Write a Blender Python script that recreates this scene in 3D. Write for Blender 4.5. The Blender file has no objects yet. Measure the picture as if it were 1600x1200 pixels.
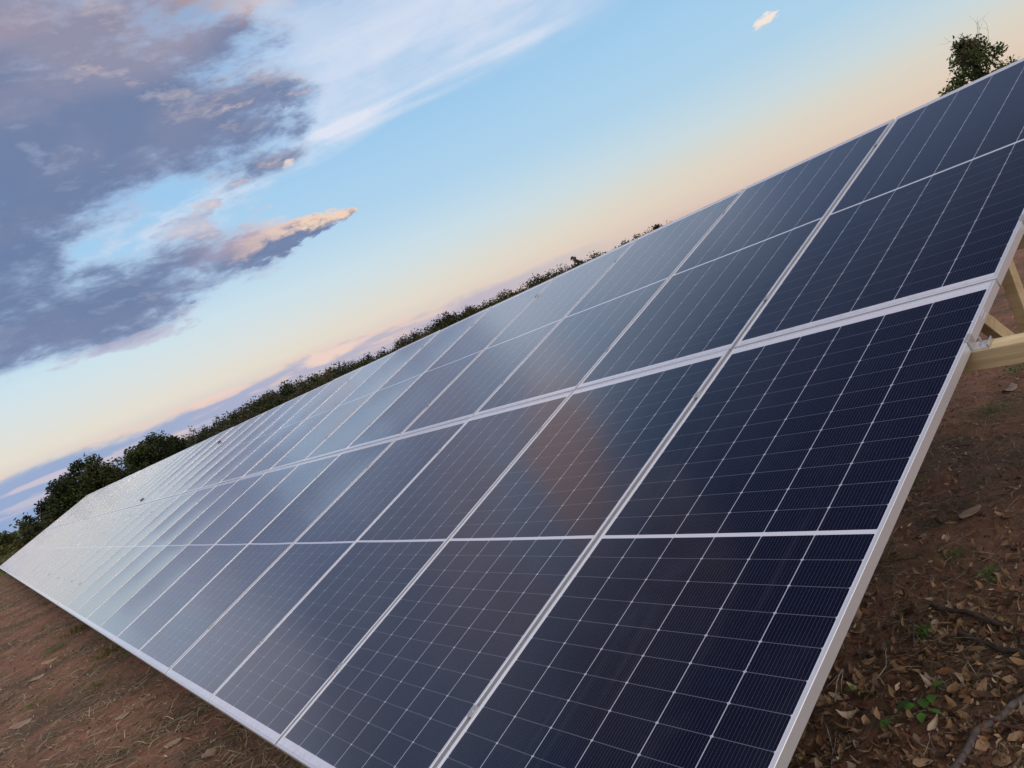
import bpy, bmesh, math, random
import numpy as np
from mathutils import Matrix, Vector, noise

S = bpy.context.scene
C = S.collection
R = math.radians
rng = random.Random(11)

# ------------------------------------------------------------------ camera
cd = bpy.data.cameras.new('camera')
cam = bpy.data.objects.new('camera', cd)
C.objects.link(cam)
S.camera = cam
cd.sensor_fit = 'HORIZONTAL'
cd.sensor_width = 36.0
cd.lens = 36.0 * 1230.417 / 1600.0
cd.clip_start = 0.05
cd.clip_end = 8000
CAMPOS = Vector((-0.64552, -1.19516, 1.69396))
M = Matrix(((0.7344246791176939, 0.3539551675031682, -0.5790821445171228),
            (-0.5580807261611254, -0.17059258199475333, -0.8120616196162136),
            (-0.3862205248152071, 0.9195726781314455, 0.07224815461744892)))
cam.matrix_world = Matrix.Translation(CAMPOS) @ M.to_4x4()

S.view_settings.view_transform = 'Standard'
S.view_settings.look = 'None'
S.view_settings.exposure = 0.0
S.view_settings.gamma = 1.0
S.view_settings.use_curve_mapping = False


def lin(r, g, b):
    f = lambda c: c / 12.92 if c <= 0.04045 else ((c + 0.055) / 1.055) ** 2.4
    return (f(r / 255), f(g / 255), f(b / 255), 1.0)


# ------------------------------------------------------------------ node maths
class V:
    """a scalar socket that can be written as arithmetic"""
    def __init__(s, nt, sock): s.nt, s.s = nt, sock
    def op(s, o, *args, clamp=False):
        n = s.nt.nodes.new('ShaderNodeMath'); n.operation = o; n.use_clamp = clamp
        for i, a in enumerate((s,) + args):
            if isinstance(a, V): s.nt.links.new(a.s, n.inputs[i])
            else: n.inputs[i].default_value = a
        return V(s.nt, n.outputs[0])
    def __add__(s, o): return s.op('ADD', o)
    __radd__ = __add__
    def __sub__(s, o): return s.op('SUBTRACT', o)
    def __rsub__(s, o): return (s * -1.0) + o
    def __mul__(s, o): return s.op('MULTIPLY', o)
    __rmul__ = __mul__
    def __truediv__(s, o): return s.op('DIVIDE', o)
    def max(s, o): return s.op('MAXIMUM', o)
    def min(s, o): return s.op('MINIMUM', o)
    def abs(s): return s.op('ABSOLUTE')
    def pow(s, e): return s.op('POWER', e)
    def lt(s, o): return s.op('LESS_THAN', o)
    def gt(s, o): return s.op('GREATER_THAN', o)
    def sat(s): return s.op('ADD', 0.0, clamp=True)
    def smooth(s, a, b):
        n = s.nt.nodes.new('ShaderNodeMapRange'); n.interpolation_type = 'SMOOTHSTEP'
        s.nt.links.new(s.s, n.inputs[0]); n.inputs[1].default_value = a; n.inputs[2].default_value = b
        return V(s.nt, n.outputs[0])


def comb(nt, x, y, z=0.0):
    n = nt.nodes.new('ShaderNodeCombineXYZ')
    for i, a in enumerate((x, y, z)):
        if isinstance(a, V): nt.links.new(a.s, n.inputs[i])
        else: n.inputs[i].default_value = a
    return n.outputs[0]


def nz(nt, vec, scale=1.0, detail=5.0, rough=0.55, dist=0.0):
    n = nt.nodes.new('ShaderNodeTexNoise')
    nt.links.new(vec, n.inputs['Vector'])
    n.inputs['Scale'].default_value = scale; n.inputs['Detail'].default_value = detail
    n.inputs['Roughness'].default_value = rough; n.inputs['Distortion'].default_value = dist
    return V(nt, n.outputs[0])


def mix(nt, fac, a, b):
    n = nt.nodes.new('ShaderNodeMix'); n.data_type = 'RGBA'
    if isinstance(fac, V): nt.links.new(fac.s, n.inputs[0])
    else: n.inputs[0].default_value = fac
    for i, c in ((6, a), (7, b)):
        if isinstance(c, (tuple, list)): n.inputs[i].default_value = c
        else: nt.links.new(c, n.inputs[i])
    return n.outputs[2]


def ramp(nt, fac, stops, interp='LINEAR'):
    n = nt.nodes.new('ShaderNodeValToRGB'); n.color_ramp.interpolation = interp
    nt.links.new(fac.s if isinstance(fac, V) else fac, n.inputs[0])
    e = n.color_ramp.elements
    e[0].position, e[0].color = stops[0]
    e[1].position, e[1].color = stops[-1]
    for p, c in stops[1:-1]:
        x = e.new(p); x.color = c
    return n.outputs[0]


# ------------------------------------------------------------------ world: dusk sky with clouds
SUN_EL, SUN_AZ = R(3.0), R(165)          # azimuth measured from +Y towards +X
w = bpy.data.worlds.new('World'); S.world = w; w.use_nodes = True
nt = w.node_tree; nt.nodes.clear()
tc = nt.nodes.new('ShaderNodeTexCoord')
sp = nt.nodes.new('ShaderNodeSeparateXYZ'); nt.links.new(tc.outputs['Generated'], sp.inputs[0])
dx, dy, dz = (V(nt, sp.outputs[i]) for i in range(3))
el = dz.op('ARCSINE') * 57.2958
az = dx.op('ARCTAN2', dy) * 57.2958

sky = nt.nodes.new('ShaderNodeTexSky'); sky.sky_type = 'NISHITA'; sky.sun_disc = False
sky.sun_elevation = SUN_EL; sky.sun_rotation = SUN_AZ
sky.air_density = 1.2; sky.dust_density = 1.0; sky.ozone_density = 2.0
nish = nt.nodes.new('ShaderNodeVectorMath'); nish.operation = 'SCALE'
nt.links.new(sky.outputs[0], nish.inputs[0]); nish.inputs[3].default_value = 0.1

e01 = (el / 60.0).sat()
P = lambda d: d / 60.0
left = ramp(nt, e01, [(0.0, lin(190, 195, 212)), (P(2.6), lin(216, 208, 208)), (P(4.0), lin(234, 226, 212)), (P(5.5), lin(226, 230, 227)),
                      (P(8.0), lin(210, 231, 241)), (P(11), lin(184, 218, 244)), (P(16), lin(163, 207, 243)),
                      (P(24), lin(148, 194, 238)), (P(33), lin(92, 124, 170)), (P(42), lin(42, 52, 90)), (1.0, lin(42, 52, 90))])
right = ramp(nt, e01, [(0.0, lin(210, 180, 168)), (P(2.0), lin(227, 201, 184)), (P(3.6), lin(229, 212, 194)), (P(5.2), lin(222, 218, 206)),
                       (P(7.0), lin(205, 221, 227)), (P(10), lin(180, 215, 238)), (P(14), lin(168, 211, 242)),
                       (P(22), lin(144, 188, 230)), (P(30), lin(78, 102, 140)), (P(42), lin(40, 50, 86)), (1.0, lin(40, 50, 86))])
toward = dx * math.sin(R(115)) + dy * math.cos(R(115))
wr = toward.smooth(-0.28, 0.72)
base = mix(nt, wr, left, right)
base = mix(nt, 0.06, base, nish.outputs[0])
# added bright fill in the unseen sky behind the camera, to raise the light
rear_fill = (dx * (math.sin(R(225)) * math.cos(R(52))) + dy * (math.cos(R(225)) * math.cos(R(52))) + dz * math.sin(R(52))).smooth(0.22, 0.85)
rear = nz(nt, tc.outputs['Generated'], 2.2, 5, 0.55).smooth(0.25, 0.75)
base = mix(nt, rear_fill, base, mix(nt, rear, (1.15, 1.15, 1.25, 1), (1.75, 1.62, 1.58, 1)))

# drifting noise fields in sky degrees (long along the horizon)
def blob(a0, e0, ra, re, rot=0.0):
    c, s = math.cos(R(rot)), math.sin(R(rot))
    qx = ((az - a0) * c + (el - e0) * s) / ra
    qy = ((el - e0) * c - (az - a0) * s) / re
    return (1.0 - (qx * qx + qy * qy)).max(-1.0)

warp = nz(nt, comb(nt, az * 0.10, el * 0.16, 3.0), 1.0, 3.0) - 0.5
warp2 = nz(nt, comb(nt, az * 0.45, el * 0.9, 8.0), 1.0, 4.0) - 0.5
def cloud_noise(da, de, f=1.0, seed=1.7, det=9.0):
    v = comb(nt, (az + da) * (0.115 * f) + warp * 0.7 + warp2 * 0.10 + (el + de) * 0.04, (el + de) * (0.30 * f) + warp * 0.45 + warp2 * 0.22, seed)
    return nz(nt, v, 1.0, det, 0.60)
n1 = cloud_noise(0, 0)
n2 = cloud_noise(1.1, 0.42)
nf = cloud_noise(0, 0, 3.1, 4.4, 6.0)
ns = cloud_noise(0, 0, 7.0, 2.9, 5.0)

D = blob(10, 26.5, 19.0, 12.0)
for b in ((24.0, 21.0, 7.0, 5.5, 12), (11.0, 11.3, 14.0, 2.8, 0), (7.0, 14.5, 5.0, 4.5, 0),
          (26.5, 17.6, 3.5, 2.2, 10), (16, 37, 13, 8, 0)):
    D = D.max(blob(*b))
# the long bank thins to a feathered point towards the right, split near its end
taper = ((31.2 - az) / 17.0).sat()
mid_ = el - 11.35 - (az - 22.0) * 0.035 + (nf - 0.5) * 1.9 + (ns - 0.5) * 1.0
wedge = (1.0 - (mid_ / (taper * 1.9 + 0.12)).op('POWER', 2.0)).max(-1.0) * az.smooth(4, 12)
split = (1.0 - ((mid_ + 0.22) / 0.16).abs()).max(0.0) * az.smooth(26.8, 28.5)
wedge = wedge - (1.0 - az.smooth(4, 12)) * 2.0 - split * 0.9 - az.smooth(29.6, 31.2) * 4.0
D = D.max(wedge)
frag = blob(19.5, 13.9, 5.5, 1.6, 8).max(blob(23.3, 13.9, 2.0, 0.9, 5)) * 0.5 + (nf - 0.5) * 2.6 - 0.12
dens = D.min(0.5) * 1.0 + (n1 - 0.5) * 2.5 + (nf - 0.5) * 1.1 + (ns - 0.5) * 0.35 + 0.10 + blob(6, 22, 17, 11, 8).max(0.0) * 0.34 + blob(21, 22.5, 8, 6.5, 20).max(0.0) * 0.26 + blob(8, 12, 12, 3, 0).max(0.0) * 0.16
frag = frag - (1.0 - blob(20, 13.9, 9, 3.2, 8).smooth(0.0, 0.4)) * 2.0
alpha = (dens.smooth(-0.06, 0.62) * (D.smooth(-0.75, -0.15))).sat().max(frag.smooth(0.05, 0.5) * 0.9)
lit = ((n1 - n2) * 4.2 + (1.0 - dens.smooth(-0.05, 0.55)) * 0.8 - 0.22).sat()
deep = dens.smooth(0.12, 0.85)
warmth = el.smooth(15.0, 30.0)
shade = mix(nt, warmth, lin(106, 124, 162), lin(116, 128, 160))
shade = mix(nt, deep, lin(158, 178, 212), shade)
tone = nz(nt, comb(nt, az * 0.13 + warp, el * 0.22, 9.0), 1.0, 6.0)
shade = mix(nt, tone.smooth(0.44, 0.66) * (warmth * 0.45 + 0.2), shade, lin(148, 144, 166))
shade = mix(nt, el.smooth(33.0, 40.0) * 0.8, shade, lin(70, 62, 74))
litc = mix(nt, az.smooth(10, 26), lin(196, 202, 226), lin(238, 214, 200))
cloudc = mix(nt, lit * (az.smooth(2, 20) * 0.45 + 0.35), shade, litc)
# parts of the cloud that still catch the low sun: the top of the long bank's tip and scattered tufts
edge = el - 11.55 - (az - 22.0) * 0.03 + (nf - 0.5) * 3.2 + (n1 - 0.5) * 1.5 + (ns - 0.5) * 1.4
tip = edge.smooth(-0.35, 0.45) * az.smooth(16.5, 25.5) * (1.0 - el.smooth(13.2, 14.6))
cloudc = mix(nt, tip * 0.9, cloudc, mix(nt, (az + (nf - 0.5) * 12.0).smooth(20, 27), lin(206, 178, 184), lin(252, 218, 190)))
tuft = ((nf - 0.5) * 3.0 + (n1 - 0.5) * 1.5).smooth(0.25, 0.95)
cloudc = mix(nt, tuft * (blob(22.5, 14.2, 6, 2.2, 5).smooth(-0.1, 0.5)), cloudc, lin(238, 210, 200))
cloudc = mix(nt, tuft * (blob(27.0, 18.5, 5, 4, 10).smooth(-0.1, 0.6)) * 0.9, cloudc, lin(240, 214, 204))
cloudc = mix(nt, (tuft * 0.7 + 0.25) * (blob(20.5, 27.0, 9, 4.5, 0).smooth(-0.1, 0.7)) * 0.75, cloudc, lin(226, 196, 190))
cloudc = mix(nt, (n2 - 0.36).smooth(0.0, 0.3) * (blob(12.0, 30.5, 9, 4, 0).smooth(-0.1, 0.7)) * 0.7, cloudc, lin(170, 150, 168))
col = mix(nt, alpha * 0.95, base, cloudc)
def puff(col, a0, e0, ra, re, rot, c, k=1.0, amp=3.0, f=None):
    d = blob(a0, e0, ra, re, rot) * 0.9 + ((f or nf) - 0.5) * amp - 0.1
    return mix(nt, d.smooth(0.0, 0.7) * k * blob(a0, e0, ra * 1.5, re * 1.5, rot).smooth(0.0, 0.5), col, c)
col = puff(col, 25.6, 29.6, 10.0, 3.6, -38, lin(206, 158, 134), 0.62, 1.2)
col = puff(col, -5.0, 17.5, 12.5, 8.5, 0, lin(190, 192, 214), 0.85, 1.8)
col = puff(col, 60.5, 11.5, 1.1, 0.42, 6, lin(248, 230, 216), 0.95, 3.6, ns)
col = puff(col, 27.0, 15.9, 0.6, 0.32, 12, lin(236, 222, 214), 0.8, 3.0, ns)
col = puff(col, 13.0, 8.4, 5.5, 0.55, -2, lin(188, 184, 205), 0.6, 4.2)

# high veil of cirrus, streaked along its length
vn = nz(nt, comb(nt, az * 0.045 + warp * 0.4, el * 0.42 - az * 0.012, 5.0), 1.0, 6.0, 0.55, 0.4)
vs_0 = nz(nt, comb(nt, az * 0.09, el * 0.3, 21.0), 1.0, 5.0, 0.55)
veil = (el + (vs_0 - 0.5) * 4.0).smooth(15.6, 18.6) * (1.0 - el.smooth(23, 34)) * az.smooth(24, 31) * (1.0 - az.smooth(46, 56))
veil2 = blob(38, 16.9, 13, 0.85, 1.5).max(0.0)
vs_ = nz(nt, comb(nt, az * 0.12 + warp, el * 0.25 + warp * 0.5, 15.0), 1.0, 5.0, 0.55)
va = (veil * (vn.smooth(0.25, 0.72) * 0.35 + vs_.smooth(0.3, 0.65) * 0.40 + 0.14) + veil2.smooth(0.0, 0.9) * vn.smooth(0.3, 0.6) * 0.65).sat()
thin = (blob(17, 15.0, 9, 2.2, 3).max(0.0) + blob(27, 16.2, 10, 1.3, 4).max(0.0) * 0.8).sat() * (n2 + (nf - 0.5) * 0.9).smooth(0.34, 0.66)
col = mix(nt, (va + thin * 0.85).sat() * (1.0 - alpha), col, lin(222, 228, 243))

# slate bank lying on the horizon with pink rims
bn = nz(nt, comb(nt, az * 0.13 + warp2 * 0.2, el * 0.9 + warp2 * 0.3, 12.0), 1.0, 6.0, 0.6)
fade = 1.0 - az.smooth(33, 50)
topline = 3.2 + (nz(nt, comb(nt, az * 0.16, el * 0.5, 4.0), 1.0, 7.0, 0.62) - 0.5) * 2.0
h = topline - el
bank = h.smooth(-0.08, 0.5) * fade * (dy.gt(0.0))
bcol = mix(nt, az.smooth(6, 30), lin(138, 165, 208), lin(184, 178, 198))
bcol = mix(nt, bn.smooth(0.50, 0.64) * 0.85, bcol, mix(nt, az.smooth(3, 22), lin(196, 190, 208), lin(236, 206, 192)))
col = mix(nt, bank * 0.84, col, bcol)
rim = (1.0 - ((h + 0.02).abs() / 0.24)).max(0.0) * fade * bn.smooth(0.35, 0.6)
col = mix(nt, rim * 0.75 * az.smooth(-20, 3), col, lin(240, 206, 190))
col = puff(col, 24.8, 2.9, 3.4, 0.55, 0, lin(241, 213, 198), 0.9, 2.4)
col = puff(col, 16.5, 3.0, 3.6, 0.32, 0, lin(240, 208, 196), 0.7, 2.4)
col = puff(col, 5.0, 2.2, 3.2, 0.25, 0, lin(226, 206, 208), 0.6, 2.4)
bank2 = (1.0 - el.smooth(1.9, 2.7)) * az.smooth(44, 52) * (bn.smooth(0.40, 0.60)) * (1.0 - az.smooth(75, 110))
col = mix(nt, bank2 * 0.5, col, lin(205, 172, 170))

# below the horizon: dull earth tone
col = mix(nt, (el * -1.0).smooth(0.0, 1.5), col, lin(70, 55, 45))
bg = nt.nodes.new('ShaderNodeBackground'); nt.links.new(col, bg.inputs[0]); bg.inputs[1].default_value = 1.0
out = nt.nodes.new('ShaderNodeOutputWorld'); nt.links.new(bg.outputs[0], out.inputs[0])
w.cycles.sampling_method = 'MANUAL'; w.cycles.sample_map_resolution = 512

sd = bpy.data.lights.new('sun', 'SUN'); sd.energy = 0.5; sd.angle = R(14); sd.color = (1.0, 0.72, 0.5)
so = bpy.data.objects.new('sun', sd); C.objects.link(so)
tosun = Vector((math.sin(SUN_AZ) * math.cos(SUN_EL), math.cos(SUN_AZ) * math.cos(SUN_EL), math.sin(SUN_EL)))
so.rotation_euler = tosun.to_track_quat('Z', 'Y').to_euler()

# ------------------------------------------------------------------ helpers
def tag(o, label=None, cat=None, group=None, kind=None):
    if label: o['label'] = label
    if cat: o['category'] = cat
    if group: o['group'] = group
    if kind: o['kind'] = kind
    return o


def empty(name, loc, rot=(0, 0, 0)):
    o = bpy.data.objects.new(name, None); C.objects.link(o)
    o.location = loc; o.rotation_euler = rot; o.empty_display_size = 0.1
    return o


def obj(name, me, parent=None):
    o = bpy.data.objects.new(name, me); C.objects.link(o)
    if parent: o.parent = parent
    return o


def material(name):
    m = bpy.data.materials.new(name); m.use_nodes = True
    t = m.node_tree; b = t.nodes['Principled BSDF']
    return m, t, b


def setc(t, b, key, v):
    if isinstance(v, V): t.links.new(v.s, b.inputs[key])
    elif isinstance(v, (int, float, tuple, list)): b.inputs[key].default_value = v
    else: t.links.new(v, b.inputs[key])


def coord(t, which='Object'):
    n = t.nodes.new('ShaderNodeTexCoord'); return n.outputs[which]


def bump(t, b, hgt, strength=0.3, dist=0.01):
    n = t.nodes.new('ShaderNodeBump'); n.inputs['Strength'].default_value = strength; n.inputs['Distance'].default_value = dist
    t.links.new(hgt.s, n.inputs['Height']); t.links.new(n.outputs[0], b.inputs['Normal'])


class MB:
    """collects geometry for one mesh"""
    def __init__(s): s.v, s.f, s.c = [], [], []
    def add(s, vs, fs, col=None):
        o = len(s.v); s.v += [tuple(p) for p in vs]
        s.f += [tuple(i + o for i in q) for q in fs]
        if col is not None: s.c += [col] * len(fs)
    def box(s, lo, hi, mat=None, bev=0.0):
        bm = bmesh.new()
        bmesh.ops.create_cube(bm, size=1.0)
        for v in bm.verts:
            v.co = Vector([lo[i] + (v.co[i] + 0.5) * (hi[i] - lo[i]) for i in range(3)])
        if bev:
            bmesh.ops.bevel(bm, geom=bm.edges[:], offset=bev, segments=2, affect='EDGES', profile=0.5)
        if mat is not None:
            for v in bm.verts: v.co = mat @ v.co
        bm.verts.index_update()
        s.add([v.co.copy() for v in bm.verts], [[v.index for v in f.verts] for f in bm.faces]); bm.free()
    def tube(s, pts, rad, seg=6, col=None):
        pts = [Vector(p) for p in pts]; n = len(pts); vs = []
        for i, p in enumerate(pts):
            d = (pts[min(i + 1, n - 1)] - pts[max(i - 1, 0)]).normalized()
            a = d.cross(Vector((0.31, 0.2, 0.93)))
            a = a.normalized() if a.length > 1e-4 else Vector((1, 0, 0))
            b2 = d.cross(a); r = rad[i] if isinstance(rad, (list, tuple)) else rad
            for k in range(seg):
                t = 2 * math.pi * k / seg
                vs.append(p + a * (r * math.cos(t)) + b2 * (r * math.sin(t)))
        fs = []
        for i in range(n - 1):
            for k in range(seg):
                fs.append((i * seg + k, i * seg + (k + 1) % seg, (i + 1) * seg + (k + 1) % seg, (i + 1) * seg + k))
        fs += [tuple(reversed(range(seg))), tuple(range((n - 1) * seg, n * seg))]
        s.add(vs, fs, col)
    def mesh(s, name, mat, smooth=False):
        me = bpy.data.meshes.new(name); me.from_pydata(s.v, [], s.f)
        me.materials.append(mat)
        if s.c:
            at = me.attributes.new('tint', 'FLOAT_COLOR', 'FACE')
            at.data.foreach_set('color', np.array([list(c[:3]) + [1.0] for c in s.c], dtype=np.float32).ravel())
        if smooth: me.polygons.foreach_set('use_smooth', [True] * len(me.polygons))
        me.update(); return me


def hgt(x, y):
    d = math.hypot(x, y - 2)
    k = max(0.0, 1.0 - d / 60.0)
    z = 0.034 * noise.noise((x * 0.9, y * 0.9, 0.3)) + 0.020 * noise.noise((x * 3.1, y * 3.1, 5.0)) + 0.010 * noise.noise((x * 9, y * 9, 2.0))
    return z * k - 0.01

# ------------------------------------------------------------------ materials
def mat_foliage(name, trans=0.25):
    m, t, b = material(name)
    a = t.nodes.new('ShaderNodeAttribute'); a.attribute_name = 'tint'
    setc(t, b, 'Base Color', a.outputs['Color']); b.inputs['Roughness'].default_value = 0.65
    b.inputs['Specular IOR Level'].default_value = 0.25
    tr = t.nodes.new('ShaderNodeBsdfTranslucent'); t.links.new(a.outputs['Color'], tr.inputs[0])
    mx = t.nodes.new('ShaderNodeMixShader'); mx.inputs[0].default_value = trans
    t.links.new(b.outputs[0], mx.inputs[1]); t.links.new(tr.outputs[0], mx.inputs[2])
    t.links.new(mx.outputs[0], t.nodes['Material Output'].inputs[0])
    return m

m_leaf = mat_foliage('foliage')
m_litter = mat_foliage('dry_litter', 0.12)

def mat_bark(name, c1, c2, sc=8):
    m, t, b = material(name)
    n = nz(t, coord(t), sc, 6, 0.6)
    setc(t, b, 'Base Color', mix(t, n.smooth(0.3, 0.7), c1, c2)); b.inputs['Roughness'].default_value = 0.9
    bump(t, b, n, 0.6, 0.01)
    return m

m_bark = mat_bark('bark', (0.05, 0.038, 0.03, 1), (0.12, 0.10, 0.085, 1))
m_stick = mat_bark('dark_stick', (0.018, 0.012, 0.01, 1), (0.06, 0.042, 0.034, 1), 25)
m_stick2 = mat_bark('grey_stick', (0.05, 0.04, 0.036, 1), (0.12, 0.095, 0.085, 1), 25)
m_twig = mat_bark('pale_twig', (0.16, 0.125, 0.10, 1), (0.34, 0.28, 0.24, 1), 30)
m_stickr = mat_bark('reddish_stick', (0.05, 0.02, 0.015, 1), (0.11, 0.045, 0.032, 1), 25)

m_alu, t, b = material('anodised_aluminium')
n = nz(t, coord(t), 3.0, 4, 0.6)
setc(t, b, 'Base Color', mix(t, n, (0.66, 0.66, 0.70, 1), (0.74, 0.74, 0.77, 1)))
b.inputs['Metallic'].default_value = 0.6; b.inputs['Roughness'].default_value = 0.36

m_galv, t, b = material('galvanised_steel')
n = nz(t, coord(t), 60.0, 4, 0.6)
setc(t, b, 'Base Color', mix(t, n, (0.45, 0.45, 0.46, 1), (0.62, 0.61, 0.60, 1)))
b.inputs['Metallic'].default_value = 0.8; b.inputs['Roughness'].default_value = 0.42

def mat_wood():
    m, t, b = material('pale_timber')
    sp = t.nodes.new('ShaderNodeSeparateXYZ'); t.links.new(coord(t), sp.inputs[0])
    x, y, z = (V(t, sp.outputs[i]) for i in range(3))
    wv = nz(t, comb(t, x * 1.0, y * 0.12, z * 1.0), 14.0, 5, 0.6, 1.2)
    fine = nz(t, comb(t, x * 6.0, y * 0.3, z * 6.0), 22.0, 4, 0.6)
    blot = nz(t, coord(t), 5.0, 3, 0.5)
    c = mix(t, wv.smooth(0.35, 0.68), (0.54, 0.42, 0.25, 1), (0.42, 0.31, 0.165, 1))
    c = mix(t, fine.smooth(0.45, 0.8) * 0.45, c, (0.22, 0.155, 0.085, 1))
    c = mix(t, blot.smooth(0.5, 0.75) * 0.4, c, (0.30, 0.27, 0.16, 1))
    knot = nz(t, comb(t, x * 1.0, y * 0.6, z * 1.0), 11.0, 1, 0.5)
    c = mix(t, knot.smooth(0.70, 0.76), c, (0.045, 0.022, 0.012, 1))
    setc(t, b, 'Base Color', c); b.inputs['Roughness'].default_value = 0.7
    bump(t, b, fine, 0.15, 0.003)
    return m
m_wood = mat_wood()

PL, PW, GU, GV = 2.354, 1.134, 0.022, 0.0115   # panel length, width, gap between columns and rows
PITCH = PW + GU
FR = 0.0105                                    # visible width of frame lip
END, MIDG, ROWG, COLG, SIDE = 0.043, 0.014, 0.0022, 0.0034, 0.0155

def mat_cells():
    m, t, b = material('solar_glass')
    sp = t.nodes.new('ShaderNodeSeparateXYZ'); t.links.new(coord(t), sp.inputs[0])
    x, y = V(t, sp.outputs[0]), V(t, sp.outputs[1])
    half = (PL - 2 * END - MIDG) / 2
    pr = half / 12.0
    # along the slope: two mirrored halves of twelve rows of half-cut cells
    q = half + MIDG / 2 - (x - PL / 2).abs() + MIDG / 2        # distance from the outer end of a half, shifted
    s = (x - PL / 2).abs() - MIDG / 2                          # 0 at middle strip, half at the outer end
    inx = s.gt(ROWG * 0.5) * s.lt(half - ROWG * 0.5)
    fx = (s / pr).op('FRACT'); ax = (0.5 - (fx - 0.5).abs()) * pr      # distance to the nearest row line
    pc = (PW - 2 * SIDE) / 6.0
    yy = y - SIDE
    iny = yy.gt(COLG * 0.5) * yy.lt(6 * pc - COLG * 0.5)
    fy = (yy / pc).op('FRACT'); ay = (0.5 - (fy - 0.5).abs()) * pc
    rowline = ax.lt(ROWG / 2); colline = ay.lt(COLG / 2)
    # clipped corners only at the outer corners of full wafers: every second row line
    fx2 = (s / (pr * 2)).op('FRACT'); ax2 = (0.5 - (fx2 - 0.5).abs()) * pr * 2
    corner = (ax + ay).lt(0.0062)
    gap = rowline.max(colline).max(corner)
    inside = inx * iny
    # silver bus wires running along the slope and hair-thin collector lines across
    nb = 16.0
    fb = (fy * nb).op('FRACT'); ab = (0.5 - (fb - 0.5).abs()) * (pc / nb)
    bus = ab.lt(0.00036)
    ff = (s / 0.0015).op('FRACT'); fing = (ff - 0.5).abs().lt(0.02)
    oi = t.nodes.new('ShaderNodeObjectInfo'); rnd = V(t, oi.outputs['Random'])
    # each wafer differs a little
    wn = t.nodes.new('ShaderNodeTexWhiteNoise'); wn.noise_dimensions = '3D'
    sgn = x.gt(PL / 2) * 40.0
    t.links.new(comb(t, (s / pr).op('FLOOR') + sgn, (yy / pc).op('FLOOR'), (rnd * 50.0).op('FLOOR')), wn.inputs[0])
    wv = V(t, wn.outputs[0])
    c = mix(t, wv, (0.0012, 0.0018, 0.0095, 1), (0.0022, 0.0030, 0.0130, 1))
    c = mix(t, rnd * 0.5, c, (0.0030, 0.0024, 0.0070, 1))
    c = mix(t, bus * 0.75, c, (0.085, 0.09, 0.12, 1))
    c = mix(t, rowline, c, (0.085, 0.088, 0.115, 1))
    c = mix(t, colline.max(corner), c, (0.36, 0.36, 0.42, 1))
    c = mix(t, inside, (0.55, 0.55, 0.63, 1), c)
    # faint blueish smears of dust
    dust = nz(t, coord(t), 2.2, 6, 0.62).smooth(0.50, 0.85)
    spec = nz(t, coord(t), 85.0, 2, 0.5).smooth(0.76, 0.80)
    c = mix(t, dust * 0.035, c, (0.30, 0.34, 0.42, 1))
    rain = nz(t, comb(t, x * 0.7, y * 22.0), 1.0, 5, 0.6).smooth(0.48, 0.8) * nz(t, coord(t), 1.4, 3, 0.5).smooth(0.4, 0.65)
    c = mix(t, rain * 0.06, c, (0.34, 0.34, 0.38, 1))
    low = (1.0 - x.smooth(0.010, 0.075)) * nz(t, comb(t, x * 0.6, y * 1.0), 26.0, 5, 0.65).smooth(0.40, 0.75)
    c = mix(t, low * 0.30, c, (0.20, 0.13, 0.09, 1))
    c = mix(t, spec * 0.06, c, (0.40, 0.38, 0.36, 1))
    setc(t, b, 'Base Color', c)
    b.inputs['Roughness'].default_value = 0.20; b.inputs['Specular IOR Level'].default_value = 0.06
    b.inputs['Coat Weight'].default_value = 1.0; b.inputs['Coat IOR'].default_value = 1.72
    setc(t, b, 'Coat Roughness', dust * 0.05 + 0.11)
    b.inputs['Sheen Weight'].default_value = 0.44; b.inputs['Sheen Roughness'].default_value = 0.26   # dust film, its sheen raised and tinted to imitate grazing sky reflection
    b.inputs['Sheen Tint'].default_value = (1.0, 0.94, 1.0, 1)
    return m
m_cells = mat_cells()

# ------------------------------------------------------------------ ground
def mat_ground():
    m, t, b = material('red_soil')
    co = coord(t)
    sp = t.nodes.new('ShaderNodeSeparateXYZ'); t.links.new(co, sp.inputs[0])
    x, y = V(t, sp.outputs[0]), V(t, sp.outputs[1])
    big = nz(t, co, 0.9, 5, 0.6); mid = nz(t, co, 5.0, 6, 0.65); fine = nz(t, co, 40.0, 6, 0.7)
    c = mix(t, mid.smooth(0.3, 0.7), (0.165, 0.079, 0.052, 1), (0.295, 0.147, 0.098, 1))
    litter = mix(t, fine.smooth(0.3, 0.7), (0.066, 0.040, 0.027, 1), (0.165, 0.110, 0.072, 1))
    c = mix(t, (big + (mid - 0.5) * 0.5).smooth(0.42, 0.60), c, litter)
    straw = nz(t, comb(t, x * 3.0, y * 1.0), 6.0, 6, 0.7)
    c = mix(t, straw.smooth(0.55, 0.72) * 0.45 * big.smooth(0.35, 0.55), c, (0.26, 0.195, 0.115, 1))
    c = mix(t, fine.smooth(0.56, 0.74) * 0.5, c, (0.055, 0.027, 0.019, 1))
    far = y.smooth(38.0, 60.0)
    gr = mix(t, nz(t, co, 0.35, 5, 0.6).smooth(0.3, 0.7), (0.085, 0.085, 0.030, 1), (0.055, 0.075, 0.022, 1))
    c = mix(t, far, c, gr)
    setc(t, b, 'Base Color', c); b.inputs['Roughness'].default_value = 0.95; b.inputs['Specular IOR Level'].default_value = 0.15
    bump(t, b, fine + mid * 1.5, 0.9, 0.02)
    return m
m_ground = mat_ground()

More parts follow.
